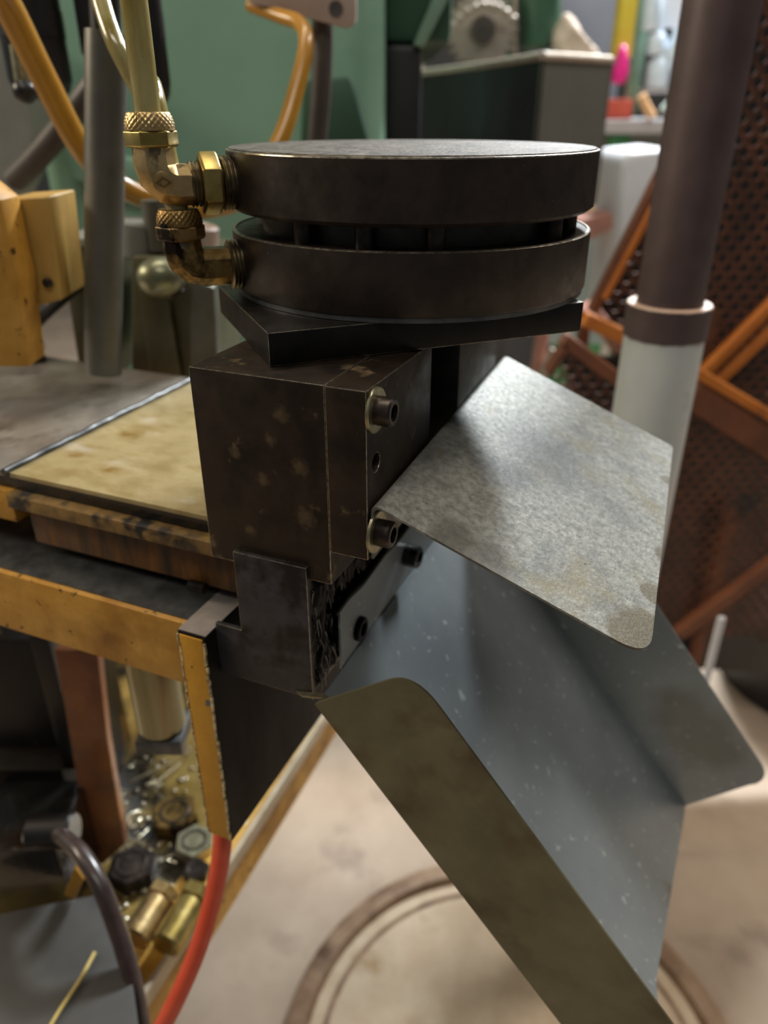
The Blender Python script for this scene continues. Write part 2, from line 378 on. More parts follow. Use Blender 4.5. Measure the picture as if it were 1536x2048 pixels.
tl = fitting(1.1765, 'oil-blackened brass elbow without hex nut on the lower disc', True, True)
b = B(); b.tube([tu-ZA*.004, tu+ZA*.06, tu+ZA*.14+Vector((-.0015, 0, 0)), tu+ZA*.30+Vector((-.004, .01, 0))], .0062, 24)
single(b, 'air_tube', 'tube_clear', 'thick yellowed clear air tube rising straight from the bright upper brass elbow', 'air tube', tu, 'yellowed air tubes')
b = B(); b.tube([tl-ZA*.004, tl+ZA*.02+Vector((-.004, .006, 0)), tl+Vector((-.012, .022, .055)), P(298, 210, .53), P(232, 90, .54), P(195, -20, .56), P(160, -110, .58)], .0056, 20)
single(b, 'air_tube', 'tube_clear', 'thinner yellowed air tube from the lower brass elbow passing behind the thick one', 'air tube', tl, 'yellowed air tubes')

# ================================================================== TOOL BLOCK
UF = -.1285
t = thing('tool_block', 'dark brown oil-stained steel tool block bolted up in front of the table', 'tool block', tuple(M(-.175, .283, 1.04)), MR)
B().mbox(-.2195, -.1486, .283, .372, 1.0402, 1.1436).bevel(.0004, 2, 30, True).done('main_block', 'dark_steel', t)
hc = PU(752, 925, UF)
b = B(); bm = b.bm; rect = ((.283, 1.0592), (.366, 1.0592), (.366, 1.1434), (.283, 1.1434)); cw, cz_ = hc.dot(WA), hc.z
outer = []
for k in range(4):
    (w0_, z0_), (w1_, z1_) = rect[k], rect[(k+1) % 4]
    for i in range(10): outer.append((w0_+(w1_-w0_)*i/10, z0_+(z1_-z0_)*i/10))
oo = [bm.verts.new(M(UF, w, z)) for w, z in outer]; ci = []; cb_ = []
for w, z in outer:
    a = math.atan2(z-cz_, w-cw); ci.append(bm.verts.new(M(UF, cw+.0046*math.cos(a), cz_+.0046*math.sin(a)))); cb_.append(bm.verts.new(M(UF-.012, cw+.0046*math.cos(a), cz_+.0046*math.sin(a))))
lo = [bm.verts.new(M(-.1484, w, z)) for w, z in outer]; n = len(outer)
for i in range(n):
    k = (i+1) % n
    bm.faces.new((oo[i], oo[k], ci[k], ci[i])); bm.faces.new((ci[i], ci[k], cb_[k], cb_[i])); bm.faces.new((oo[k], oo[i], lo[i], lo[k]))
bm.faces.new(cb_); bm.faces.new(lo)
b.bevel(.0004, 2, 60, True)
pin(b.done('side_plate', 'dark_steel', t), 'clamp plate with two cap screws')
B().mbox(-.200, -.1488, .3722, .50, 1.0402, 1.1436).bevel(.0006).done('rear_block', 'black_steel', t)
B().mbox(-.1486, UF+.001, .412, .494, 1.066, 1.1434).bevel(.0006).done('rear_plate', 'side_steel', t)
def on_front(px, py): return tuple(INV[t] @ PW(px, py, .283))
stain('dark_steel', [(on_front(600, 935), .0045), (on_front(525, 960), .0035), (on_front(610, 1035), .0055), (on_front(470, 905), .003), (on_front(540, 880), .003), (on_front(560, 830), .004), (on_front(500, 1060), .003)], '#6b5a40', .2, 1.1, 300, 2.2, .5)
def cap_screw(parent, c, ax, r=.0066, h=.008, washer=True, m='screw_steel', wm='washer_metal', wr=.0105):
    c = Vector(c); ax = Vector(ax)
    if washer: B().lathe(c, ax, [(0, wr), (.0012, wr), (.0016, wr-.0005), (.0016, .004), (0, .004)], 40).done('washer', wm, parent)
    k0 = .0015 if washer else 0
    hd = B().lathe(c, ax, [(k0, r*.96), (k0+.0008, r), (k0+h-.001, r), (k0+h, r*.86), (k0+h, r*.58)], 32, cap=False).done('cap_screw', m, parent)
    B().lathe(c, ax, [(k0+h, r*.6), (k0+h-.004, r*.56)], 6, cap=False).face([c+ax*(k0+h-.004)+x for x in [Vector((0, 0, 0))+WA*math.cos(2*PI*i/6)*r*.58+ZA*math.sin(2*PI*i/6)*r*.58 for i in range(6)]]).done('hex_socket', 'black_steel', hd)
cap_screw(t, PU(749, 820, UF), UA)
cap_screw(t, PU(750, 1063, UF+.0015), UA)
cap_screw(t, PU(881, 735, -.1486), UA, .006, .006, False)

# ================================================================== PUNCH BLOCK (below)
t = thing('punch_block', 'dark grey T-shaped steel punch block under the tool block, greasy on its right side', 'punch block', tuple(M(-.19, .28, .964)), MR)
B().prism([M(u, .2800, z) for u, z in ((-.2204, .9640), (-.1610, .9640), (-.1610, 1.0484), (-.2036, 1.0484), (-.2036, .9984), (-.2204, .9984))], WA*.0028).bevel(.0003, 2, 30, True).done('front_plate', 'tool_steel', t)
B().mbox(-.2036, -.1625, .2830, .46, .9642, 1.0398).bevel(.0005).done('rear_body', 'black_steel', t)
cap_screw(t, PU(700, 1252, -.1615), UA, .0075, .009, False, 'grease')
cap_screw(t, PU(795, 1106, -.1615), UA, .0075, .016, False, 'oily_black')
g = B(); nw, nz = 46, 60; gv = []
for i in range(nw+1):
    row = []
    for j in range(nz+1):
        w = .2832+.072*i/nw; z = .9655+.0735*j/nz; edge = min(i, nw-i, j, nz-j)/5
        h = .0012+.0010*math.sin(w*520+2*math.sin(z*130))+.0009*math.sin(w*800-z*140+1.3)+.0008*math.sin(z*210+w*300)
        row.append(g.bm.verts.new(M(-.1628+max(0, h+.0012)*min(1, edge), w, z)))
    gv.append(row)
for i in range(nw):
    for j in range(nz): g.bm.faces.new((gv[i][j], gv[i+1][j], gv[i+1][j+1], gv[i][j+1]))
o = g.done('grease', 'grease', t, 180); o['kind'] = 'stuff'
g = B()
for i in range(44):
    w = .284+random.random()**1.3*.065; z = random.uniform(.975, 1.036); ln = random.uniform(.008, .022); sl = random.uniform(-.1, .3)
    p = M(-.1612+random.uniform(.0, .002), w, z)
    g.tube([p, p+M(random.uniform(-.001, .002), ln*sl*.6, -ln*.5), p+M(random.uniform(-.001, .001), ln*sl, -ln)], 0, 7, 4, radii=(random.uniform(.0004, .0009), .00025))
o = g.done('grease_strands', 'grease_wet', t, 180); o['kind'] = 'stuff'
# long greasy strip along the chute lip
t2 = [M(-.1575, .30+.018*i, 1.0085+.0012*math.sin(i*2.1)) for i in range(10)]
o = B().tube(t2, .0028, 8, 3).done('grease_strip', 'grease', t, 80)

# ================================================================== YELLOW-EDGED PLATE
t = thing('gusset_plate', 'upright steel plate with chipped yellow paint on its narrow front edge', 'steel plate', tuple(M(-.23, .27, .832)), MR)
B().mbox(-.2395, -.2208, .2702, .50, .8320, .9946).bevel(.0012).done('plate_body', 'plate_black', t)
B().mbox(-.2393, -.2210, .2710, .50, .9946, .9953).bevel(.0003).done('bare_top_edge', 'bare_steel', t)
pin(B().mbox(-.2378, -.2226, .2692, .2706, .8335, .9930).bevel(.0004).done('painted_edge', 'yellow_edge', t), 'chipped yellow paint on the front edge')
for u in (-.2385, -.2219):
    b = B(); z = .8335
    while z < .991:
        h = random.uniform(.003, .010); x = random.uniform(-.0005, .0005)
        b.mbox(u-.0006+x, u+.0006+x, .2690, .2706, z, min(z+h, .993)); z += h+random.uniform(0, .0015)
    o = b.done('paint_chip_line', 'edge_chip', t); o['kind'] = 'stuff'

# ================================================================== DEFLECTOR
p1 = M(UF+.0006, .2858, 1.0889); p2 = M(UF+.0006, .5131, 1.0984)
p3 = PW(1300, 1318, .2858); nd = (p2-p1).cross(p3-p1).normalized()
if nd.z < 0: nd = -nd
p4 = PP(1346, 893, p1, nd)
e1 = (p3-p1).normalized()
t = thing('deflector_sheet', 'speckled galvanized sheet metal deflector sloping down from the tool block, rounded corner', 'sheet metal', tuple(p1), MR)
b = B()
br = .0045                      # bend
ed = (p2-p1)
def prof(o):                    # points of the bent profile starting at the flange bottom
    out = [o-ZA*.030]
    s_ = e1-ed.normalized()*e1.dot(ed.normalized())
    for k in range(7):
        a = k/6
        pA = o-ZA*br*1.2; pB = o; pC = o+s_.normalized()*br*1.2
        out.append((1-a)**2*pA+2*a*(1-a)*pB+a*a*pC)
    return out
pa = prof(p1); pb = prof(p2)
for i in range(len(pa)-1): b.face([pa[i], pa[i+1], pb[i+1], pb[i]])
poly = [pa[-1]]
r = .011; d1 = (pa[-1]-p3).normalized(); d2 = (p4-p3).normalized()
for k in range(9):
    a = k/8; A_ = p3+d1*r*1.5; C_ = p3+d2*r*1.5
    poly.append((1-a)**2*A_+2*a*(1-a)*p3+a*a*C_)
d1 = (p3-p4).normalized(); d2 = (pb[-1]-p4).normalized(); r = .003
for k in range(5):
    a = k/4; A_ = p4+d1*r; C_ = p4+d2*r
    poly.append((1-a)**2*A_+2*a*(1-a)*p4+a*a*C_)
poly.append(pb[-1]); b.face(poly)
b.solid(.0012).done('bent_sheet', 'galvanized', t, 50)
def on_sheet(px, py): return tuple(INV[t] @ PP(px, py, p1, nd))
stain('galvanized', [(on_sheet(1080, 900), .030), (on_sheet(1010, 940), .018)], '#45474a', .5, .9, 60, .6, .55)
stain('galvanized', [(on_sheet(960, 1110), .016), (on_sheet(900, 1070), .014)], '#45433c', .6, .4, 80, .7, .6)
stain('galvanized', [(on_sheet(1288, 1275), .020), (on_sheet(1310, 1190), .008), (on_sheet(1325, 1110), .006), (on_sheet(1335, 960), .005)], '#4f452c', .8, .25, 90, .9, .8)

# ================================================================== CHUTE
ca = M(-.1556, .275, .968); cb = M(-.0016, .275, .776)
cd = (cb-ca).normalized(); cn = cd.cross(WA); cn = cn if cn.z > 0 else -cn
CW = .2727                       # floor width
def ch(s, w, h=0): return ca+cd*s+WA*w+cn*h
t = thing('parts_chute', 'long blue-grey sheet metal chute with tall olive front wall running down to the right', 'chute', tuple(ca), MR)
b = B(); b.face([ch(0, 0), ch(.36, 0), ch(.329, .0916), ch(.3455, CW), ch(0, CW)])
b.solid(.0012).done('chute_floor', 'chute_inner', t)
# near wall, in the plane w = .275
def wallpt(s, h): return ch(s, -.0006, h)
tl_ = PW(637, 1403, .275); tr_ = PW(826, 1346, .275)
def sh(p): q = p-ca; return q.dot(cd), q.dot(cn)
s0, h0 = sh(tl_); s1, h1 = sh(tr_)
H = h1+.0015
pl = [wallpt(s0, -.0005), wallpt(.40, -.0005), wallpt(.40, H)]
cpt = PW(806, 1350, .275); sC, hC = sh(cpt)
k1 = Vector((sC+.030, H)); k0 = Vector((sC, H)); km = Vector((s0*.25+sC*.75, h0*.25+(H)*.75))
ddir = (Vector((s0, h0))-Vector((s1, h1))).normalized()
k2 = Vector((s1, h1))+ddir*.016
kc = Vector((s1-.001, H+.0005))
for k in range(9):
    a = k/8; q = (1-a)**2*(kc+Vector((.022, 0)))+2*a*(1-a)*kc+a*a*(kc+ddir*.016)
    pl.append(wallpt(q.x, q.y))
pl.append(wallpt(s0-.0005, h0+.0015))
B().face(pl).solid(.0014).done('near_wall', 'chute_outer', t)
ta = math.radians(80); fv = WA*math.cos(ta)+cn*math.sin(ta)
def fw(s, k): return ch(s, CW)+fv*k
pl = [fw(-.01, 0), fw(.3455, 0)]
A_ = Vector((.3475, .074))
pl.append(fw(.3465, .058))
for k in range(1, 9):
    a = k/8; q = (1-a)**2*Vector((.3475, .060))+2*a*(1-a)*Vector((.349, .0765))+a*a*Vector((.331, .0775)); pl.append(fw(q.x, q.y))
pl.append(fw(-.01, .0785))
B().face(pl).solid(.0012).done('far_wall', 'chute_inner', t)
B().face([ch(0, .03), ch(0, CW), ch(0, CW)+ZA*.040, ch(0, .03)+ZA*.040]).solid(.0012).done('mounting_flange', 'chute_inner', t)
def on_far(px, py): return tuple(INV[t] @ PP(px, py, fw(0, 0), cd.cross(fv)))
stain('chute_inner', [(on_far(1400, 1470), .030), (on_far(1360, 1420), .024), (on_far(1440, 1500), .02)], '#5f5c4c', .6, .7, 60, .7, .5)
pin(B().face([PW(592, 1384, .2795), PW(604, 1394, .276), PW(662, 1400, .275), PW(650, 1390, .2795)]).solid(.0008).done('bent_tip', 'washer_metal', t), 'bent bright metal tip')

# ================================================================== TABLE
TZ = 1.053; TW = .300
wl0 = PZ(8, 947, TZ); wl1 = PZ(372, 768, TZ)
bk = wl1.dot(WA)+.006
t = thing('machine_table', 'worn machine table of bare steel and scuffed yellow plates left of the tool block', 'table', tuple(M(-.35, TW, 1.0)), MR)
ua = wl0.dot(UA); ub = wl1.dot(UA)
B().prism([M(ua+.002, TW, TZ-.003), M(-.2200, TW, TZ-.003), M(-.2200, bk, TZ-.003), M(ub+.002, bk, TZ-.003)], (0, 0, .003)).bevel(.0004).done('yellow_plate', 'plate_yellow', t)
B().prism([M(ua-.30, TW-.002, TZ-.002), M(ua-.001, TW-.002, TZ-.002), M(ub-.001, bk+.004, TZ-.002), M(ua-.30, bk+.004, TZ-.002)], (0, 0, .004)).bevel(.0005).done('steel_plate', 'plate_steel', t)
b = B(); wp = []
n = 26
for i in range(n+1):
    a = i/n; wp.append(M(ua+(ub-ua)*a, TW-.002+(bk-TW+.003)*a, TZ+.0012)+Vector((random.uniform(-.0005, .0005), 0, random.uniform(-.0004, .0004))))
b.tube(wp, .0024, 10, 2).done('weld_bead', 'grey_steel', t, 80)
B().mbox(ua-.30, -.2200, TW+.0025, bk-.002, TZ-.012, TZ-.003).done('dark_core', 'oily_black', t)
B().mbox(ua+.001, -.2202, TW-.006, TW+.03, TZ-.0215, TZ-.0125).bevel(.001).done('front_ledge', 'ledge', t)
B().mbox(ua+.006, -.2202, TW+.004, bk-.01, TZ-.050, TZ-.0215).bevel(.001).done('under_beam', 'ledge_dark', t)
B().mbox(ua-.30, ua+.0005, TW-.002, bk-.01, TZ-.034, TZ-.0125).bevel(.001).done('end_ledge', 'yellow_paint', t)

# frame bar
t = thing('frame_bar', 'thick yellow painted frame bar with oily grey top behind the gusset plate', 'frame bar', tuple(M(-.4, .278, .948)), MR)
B().mbox(-.75, -.2397, .2778, .40, .948, .9935).bevel(.0012).done('bar_body', 'yellow_paint', t)
B().mbox(-.75, -.2397, .2815, .40, .9935, .9945).done('bare_top', 'grey_steel', t)
sp = PU(412, 1178, -.2398); b = B(); pr = []
for i in range(9): pr += [(i*.0013, .0030), (i*.0013+.0006, .0036)]
single(b.lathe(sp-UA*.0115, UA, pr, 20), 'threaded_stud', 'screw_steel', 'small dark threaded stud end above the yellow frame bar', 'stud', sp)

# ================================================================== LOWER LEFT: TRAY, HOSES, VALVE
YZ = .56
a0 = PZ(655, 1420, YZ); a1 = PZ(290, 1985, YZ)
ud = (a1-a0).normalized(); side = Vector((ud.y, -ud.x, 0))      # towards the left
if side.x > 0: side = -side
e0 = a0-ud*.12; e1_ = a1+ud*.05
t = thing('drip_tray', 'oily yellow drip tray with bare lip under the table, littered with chips', 'drip tray', tuple(a1-ZA*.06))
B().prism([e0, e1_, e1_+side*.55, e0+side*.55], (0, 0, -.012)).done('tray_bed', 'tray_oily', t)
def strip(k0, k1, z0, z1): return [e0+side*k0+ZA*z0, e1_+side*k0+ZA*z0, e1_+side*k1+ZA*z0, e0+side*k1+ZA*z0], (0, 0, z1-z0)
B().prism(*strip(0.0, .034, 0.0005, .006)).bevel(.001).done('painted_rim', 'tray_edge', t)
B().prism(*strip(-.005, 0.0, -.012, .008)).bevel(.0008).done('bare_lip', 'bare_edge', t)
B().prism(*strip(-.001, .012, -.06, -.012)).done('side_rail', 'yellow_paint', t)
pf0 = e0+side*.30+ud*.05; pf1 = e1_+side*.30-ud*.06
B().prism([Vector((q.x, q.y, 0)) for q in (pf0, pf1, pf1+side*.22, pf0+side*.22)], (0, 0, YZ-.0125)).done('pedestal', 'column_paint', t)
def tray(px, py, h=0): return PZ(px, py, YZ+h)
# hardware lying in the tray
def nut(px, py, r, h, lab, m='chip_metal', tilt=(0, 0, 1)):
    r *= 1.25; h *= 1.25; c = tray(px, py); t = thing('hex_nut', lab, 'nut', tuple(c), 0, 'loose hardware in the drip tray')
    B().lathe(c+ZA*.0006, Vector(tilt), [(0, r*.93), (h*.1, r), (h*.9, r), (h, r*.93)], 6, rot=random.random()).done('nut_body', m, t)
    B().lathe(c+ZA*.0006, Vector(tilt), [(h*1.001, r*.55), (h*1.04, r*.62), (h*1.06, r*.6), (h*1.04, r*.5)], 20, cap=False).done('bore_rim', 'screw_steel', t)
nut(268, 1750, .020, .014, 'dark ringed hex nut lying in the oily tray beside the black hose', 'screw_steel')
nut(352, 1642, .021, .012, 'brassy hex nut higher up the tray near the yellow-edged plate', 'brass_dirty')
nut(392, 1700, .017, .012, 'bright yellowish nut in the tray left of the red hose', 'chip_metal')
nut(395, 1757, .011, .012, 'small dark nut touching the red hose at the tray rim', 'screw_steel')
def stub(x0, y0, x1, y1, r, m, lab):
    r *= 1.25; p = tray(x0, y0, r*1.13+.0012); q = tray(x1, y1, r*1.13+.0012)
    t = thing('bolt', lab, 'bolt', tuple(p-ZA*(r+.001)), 0, 'loose hardware in the drip tray')
    d_ = (q-p).normalized()
    B().cyl(p, q, r, 16, ch=r*.15).done('shank', m, t)
    B().lathe(p-d_*r*.9, d_, [(0, r*1.0), (r*.1, r*1.13), (r*.85, r*1.13), (r*.9, r*1.0)], 6).done('bolt_head', m, t)
stub(318, 1800, 268, 1880, .011, 'brass', 'brass bolt lying across the lower tray by the black hose')
stub(385, 1805, 330, 1895, .012, 'hex_brass', 'brassy bolt lying against the tray rim beside the red hose')
b = B()
for i in range(170):
    px = random.uniform(215, 430); py = random.uniform(1480, 1880)
    if px > 440-(py-1480)*.45: continue
    c = tray(px, py, .0018); r = random.uniform(.0008, .003)
    b.ball(c, r, (random.uniform(.8, 2.2), random.uniform(.8, 2.2), .5), 1, .2)
for i in range(14):
    px = random.uniform(240, 400); py = random.uniform(1500, 1780); c = tray(px, py, .004)
    b.tube([c, c+Vector((random.uniform(-.02, .02), random.uniform(-.02, .02), .006)), c+Vector((random.uniform(-.03, .03), random.uniform(0, .03), .001))], .0011, 5, 4)
o = single(b, 'metal_chips', 'chip_metal', 'bright scattered metal chips and swarf lying in the oily tray', 'metal chips', tray(330, 1650), smooth=80)
o['kind'] = 'stuff'
# red hose
b = B(); b.tube([M(-.275, .37, .93), M(-.262, .335, .86), P(448, 1640, .37), P(441, 1720, .36), P(425, 1800, .35), P(395, 1900, .335), P(352, 2000, .32), P(300, 2100, .31)], .0066, 18)
single(b, 'red_hose', 'hose_red', 'orange-red rubber hose hanging down below the gusset plate', 'hose', P(352, 2000, .32))
# black hose
b = B(); b.tube([P(118, 1668, .462), P(138, 1684, .448), P(165, 1712, .43), P(200, 1770, .41), P(235, 1860, .39), P(262, 1950, .37), P(283, 2060, .35), P(292, 2130, .34)], .0075, 18)
single(b, 'black_hose', 'hose_black', 'dark brown-black rubber hose curving down at lower left', 'hose', P(262, 1950, .37))
# rusty strap, an upright flat bar slanting down to the right
def flat(pts, ext): return B().prism(pts, ext)
st = [P(108, 1300, .52), P(195, 1300, .52), P(215, 1480, .52), P(250, 1690, .52), P(205, 1730, .52), P(160, 1715, .52), P(165, 1640, .52), P(140, 1480, .52)]
single(flat(st, (0, .012, 0)).bevel(.002), 'copper_strap', 'strap_copper', 'rusty copper-brown flat bar standing below the yellow frame bar', 'flat bar', P(200, 1720, .526))
# solenoid valve: round can on a square foot
t = thing('solenoid_valve', 'khaki ribbed cylinder on a grey square foot under the frame bar', 'valve', tuple(P(306, 1510, .43)))
pv = P(300, 1330, .44); pb_ = P(306, 1450, .44); c = Vector((pv.x+.001, .44, 0))
B().lathe(c+ZA*pb_.z, ZA, [(0, .0165), (.002, .0182), (.9478-pb_.z, .0182)], 40).done('can', 'valve_khaki', t)
B().box(c.x-.0165, c.x+.0185, .422, .458, P(310, 1512, .422).z, pb_.z-.0003).bevel(.002).done('foot', 'grey_steel', t)
# dark column with worn yellow paint
t = thing('machine_column', 'black oily machine column with worn yellow patches at far left below the table', 'machine column', tuple(M(-.60, .45, .0)), MR)
q = P(80, 1500, .60)
B().box(P(-60, 1400, .56).x, P(118, 1400, .56).x, .56, .70, .5605, P(60, 1280, .56).z).bevel(.004).done('leg_post', 'column_paint', t)
B().box(P(-60, 1560, .53).x, P(128, 1560, .53).x, .53, .565, .5605, P(60, 1540, .53).z).bevel(.004).done('lower_cover', 'plate_black', t)
B().box(P(90, 1400, .54).x, P(128, 1400, .54).x, .54, .5598, P(90, 1540, .54).z, P(90, 1275, .54).z).bevel(.002).done('side_strip', 'black_plastic', t)
# block and cover lower left
t = thing('black_coupling', 'black square coupling block at lower left resting behind the black hose', 'coupling', tuple(P(60, 1800, .45)))
q0 = P(-40, 1790, .45); q1 = P(112, 1700, .45)
B().box(q0.x, q1.x, .45, .53, P(60, 1835, .45).z, q1.z).bevel(.004).done('block', 'oily_black', t)
c = P(110, 1665, .455)
B().cyl(P(60, 1665, .47), P(150, 1660, .47), .016, 20, ch=.002).done('hub', 'black_plastic', t)
single(B().prism([PZ(-80, 1845, .63), PZ(60, 1815, .63), PZ(190, 1790, .63), PZ(250, 1850, .63), PZ(285, 2120, .63), PZ(-80, 2140, .63)], (0, 0, -.006)).bevel(.001), 'grey_cover_sheet', 'tarp_grey', 'dull grey sheet cover at the bottom left corner', 'cover', PZ(100, 1950, .63))
b = B(); b.tube([PZ(190, 1905, .633), PZ(160, 1960, .633), PZ(120, 2020, .633), PZ(85, 2080, .633)], .0016, 8)
single(b, 'yellow_string', 'yellow_rope', 'thin frayed yellow string across the grey cover at bottom left', 'string', PZ(160, 1960, .632))
single(B().prism([P(128, 1790, .43), P(150, 1735, .43), P(168, 1760, .43), P(150, 1800, .43)], (0, .02, 0)).bevel(.001), 'yellow_tab', 'hose_orange', 'small orange-yellow tab beside the black hose at lower left', 'tab', P(150, 1795, .435))

# ================================================================== FLOOR OBJECTS
lc = PZ(1022, 2130, .02); lr = .34
t = thing('round_base', 'large round tan metal base with rusty rim on the floor under the chute', 'base plate', (lc.x, lc.y, 0))
Z0 = Vector((lc.x, lc.y, 0))
B().lathe(Z0, ZA, [(.0005, lr-.01), (.012, lr-.01)], 72).done('base_disc', 'lid_metal', t)
B().lathe(Z0, ZA, [(.0005, lr), (.022, lr), (.026, lr-.006), (.026, lr-.030), (.013, lr-.036), (.013, lr-.012)], 72, cap=False).done('rim', 'lid_rust', t)
B().lathe(Z0, ZA, [(.012, lr-.055), (.0145, lr-.058), (.012, lr-.064)], 72, cap=False).done('ridge', 'lid_rust', t)

# ================================================================== POLE
pc = Vector((.278, .75, 0)); zc0 = P(1340, 688, .72).z; zc1 = P(1340, 622, .72).z
t = thing('support_pole', 'dark brown steel pole in a clamped collar and white sleeve at right', 'pole', (pc.x, pc.y, .0135))
B().cyl(pc+ZA*(zc1-.02), pc+ZA*1.9, .0315, 40).done('pipe', 'pole_brown', t)
B().lathe(pc, ZA, [(zc0, .0395), (zc0+.002, .041), (zc1-.001, .041), (zc1, .040)], 14).done('collar', 'pole_brown', t)
B().lathe(pc, ZA, [(zc1+.0002, .040), (zc1+.0012, .039), (zc1+.0012, .032)], 40, cap=False).done('collar_top', 'collar_top', t)
B().cyl(pc+ZA*.0135, pc+ZA*(zc0+.004), .0385, 40).done('sleeve', 'sleeve_white', t)

# ================================================================== EXPANDED-METAL CRATES
def mesh_panel(parent, quad_px, y, pitch, strand, m='mesh_rust', n=None):
    """staggered-hole sheet inside a quad of picture corners; all corners lie in one upright plane"""
    c = [P(px, py, y) for px, py in quad_px]; xs = [q.x for q in c]; zs = [q.z for q in c]
    b = B(); inside = []
    def pin_(x, z):
        k = len(c); s = False
        for i in range(k):
            x1, z1, x2, z2 = c[i].x, c[i].z, c[(i+1) % k].x, c[(i+1) % k].z
            if (z1 > z) != (z2 > z) and x < (x2-x1)*(z-z1)/(z2-z1)+x1: s = not s
        return s
    j = 0; z = min(zs); ph = pitch*.62
    while z < max(zs):
        x = min(xs)+(pitch/2 if j % 2 else 0)
        while x < max(xs):
            if pin_(x, z):
                hx = pitch*.5; hz = ph*1.0; kx = hx-strand; kz = hz-strand*.9; f = .35
                o = [(hx, 0), (hx*f, hz*.66), (-hx*f, hz*.66), (-hx, 0), (-hx*f, -hz*.66), (hx*f, -hz*.66)]
                i_ = [(kx, 0), (kx*f, kz*.60), (-kx*f, kz*.60), (-kx, 0), (-kx*f, -kz*.60), (kx*f, -kz*.60)]
                F = [b.bm.verts.new((x+p, y, z+q)) for p, q in o]; I = [b.bm.verts.new((x+p, y, z+q)) for p, q in i_]
                I2 = [b.bm.verts.new((x+p, y+.0035, z+q)) for p, q in i_]
                for k in range(6):
                    k2 = (k+1) % 6; b.bm.faces.new((F[k], F[k2], I[k2], I[k])); b.bm.faces.new((I[k], I[k2], I2[k2], I2[k]))
            x += pitch
        z += ph; j += 1
    return b.done('mesh_panel', m, parent, 30)
def bar(parent, x0, y0, x1, y1, yd, th, m, name='frame_bar', dep=.02):
    a = P(x0, y0, yd); b_ = P(x1, y1, yd); d_ = (b_-a).normalized(); n = Vector((d_.z, 0, -d_.x))*th/2
    return B().prism([a+n, b_+n, b_-n, a-n], (0, dep, 0)).bevel(.002, 1).done(name, m, parent)
yb = 1.15
t = thing('mesh_crate', 'tall rust-brown expanded metal crate with orange frame standing behind the pole', 'crate', (P(1450, 700, yb).x, yb, 0))
mesh_panel(t, ((1345, 320), (1200, 620), (1245, 700), (1400, 750), (1620, 890), (1620, -60), (1490, -60)), yb, .0225, .0030)
bar(t, 1352, 300, 1188, 625, yb-.012, .016, 'frame_rust')
bar(t, 1365, 305, 1210, 600, yb-.016, .010, 'frame_orange')
bar(t, 1408, 752, 1600, 560, yb-.016, .016, 'frame_orange'); bar(t, 1440, 765, 1610, 600, yb-.014, .016, 'frame_orange')
o = B().prism([P(1380, 280, yb+.30), P(1190, 620, yb+.30), P(1260, 800, yb+.30), P(1400, 860, yb+.30), P(1700, 700, yb+.30), P(1700, -120, yb+.30), P(1500, -120, yb+.30)], (0, .01, 0)).done('dark_backing', 'drum_black', t)  # black sheet added for the dark seen through the mesh holes
# legs reach the floor
for px in (1255, 1560):
    p = P(px, 700, yb); B().box(p.x-.01, p.x+.01, yb+.26, yb+.28, 0, p.z).done('crate_leg', 'frame_rust', t)
yb2 = 1.02
t = thing('mesh_crate', 'lower rusty mesh crate with bright orange angle-iron rim at right edge', 'crate', (P(1450, 1000, yb2).x, yb2, 0))
mesh_panel(t, ((1120, 690), (1100, 740), (1240, 900), (1330, 1260), (1620, 1290), (1620, 900), (1395, 780), (1250, 760)), yb2, .0205, .0028)
bar(t, 1388, 742, 1620, 880, yb2-.016, .014, 'frame_orange'); bar(t, 1385, 790, 1620, 940, yb2-.010, .040, 'frame_rust')
bar(t, 1128, 680, 1290, 800, yb2-.012, .018, 'frame_rust'); bar(t, 1135, 690, 1098, 750, yb2-.012, .012, 'frame_rust')
bar(t, 1170, 640, 1280, 690, yb2+.03, .020, 'frame_orange')
bar(t, 1360, 1275, 1620, 1080, yb2-.02, .020, 'frame_rust')
B().prism([P(1110, 700, yb2+.22), P(1230, 930, yb2+.22), P(1300, 1330, yb2+.22), P(1700, 1360, yb2+.22), P(1700, 850, yb2+.22), P(1400, 740, yb2+.22)], (0, .01, 0)).done('dark_backing', 'drum_black', t)  # added black backing, gives the lower mesh its dark holes
for px in (1330, 1540):
    p = P(px, 1200, yb2); B().box(p.x-.01, p.x+.01, yb2+.18, yb2+.20, 0, p.z+.06).done('crate_leg', 'frame_rust', t)
# drum at far right
dx_ = P(1452, 1450, 1.42).x+.2; dh = P(1500, 1235, 1.32).z; Z0 = Vector((dx_, 1.48, 0))
t = thing('black_drum', 'black drum at the right edge behind the chute', 'drum', tuple(Z0))
B().lathe(Z0, ZA, [(0.0, .194), (.01, .2), (dh*.33, .2), (dh*.34, .205), (dh*.36, .205), (dh*.37, .2), (dh*.66, .2), (dh*.67, .205), (dh*.69, .205), (dh*.70, .2), (dh-.01, .2), (dh, .197)], 48).done('shell', 'drum_black', t)
B().lathe(Z0, ZA, [(dh+.0002, .197), (dh+.010, .197), (dh+.010, .19), (dh+.004, .187)], 48).done('lid', 'drum_black', t)
wt = P(1446, 1238, .93); wf = Vector((wt.x+.02, .97, 0))
single(B().prism([wt+Vector((-.005, 0, 0)), wt+Vector((.005, 0, 0)), wf+Vector((.005, 0, 0)), wf+Vector((-.005, 0, 0))], (0, .008, 0)).bevel(.001), 'white_stick', 'white_paint', 'narrow white stick standing by the black drum behind the chute', 'stick', wf)

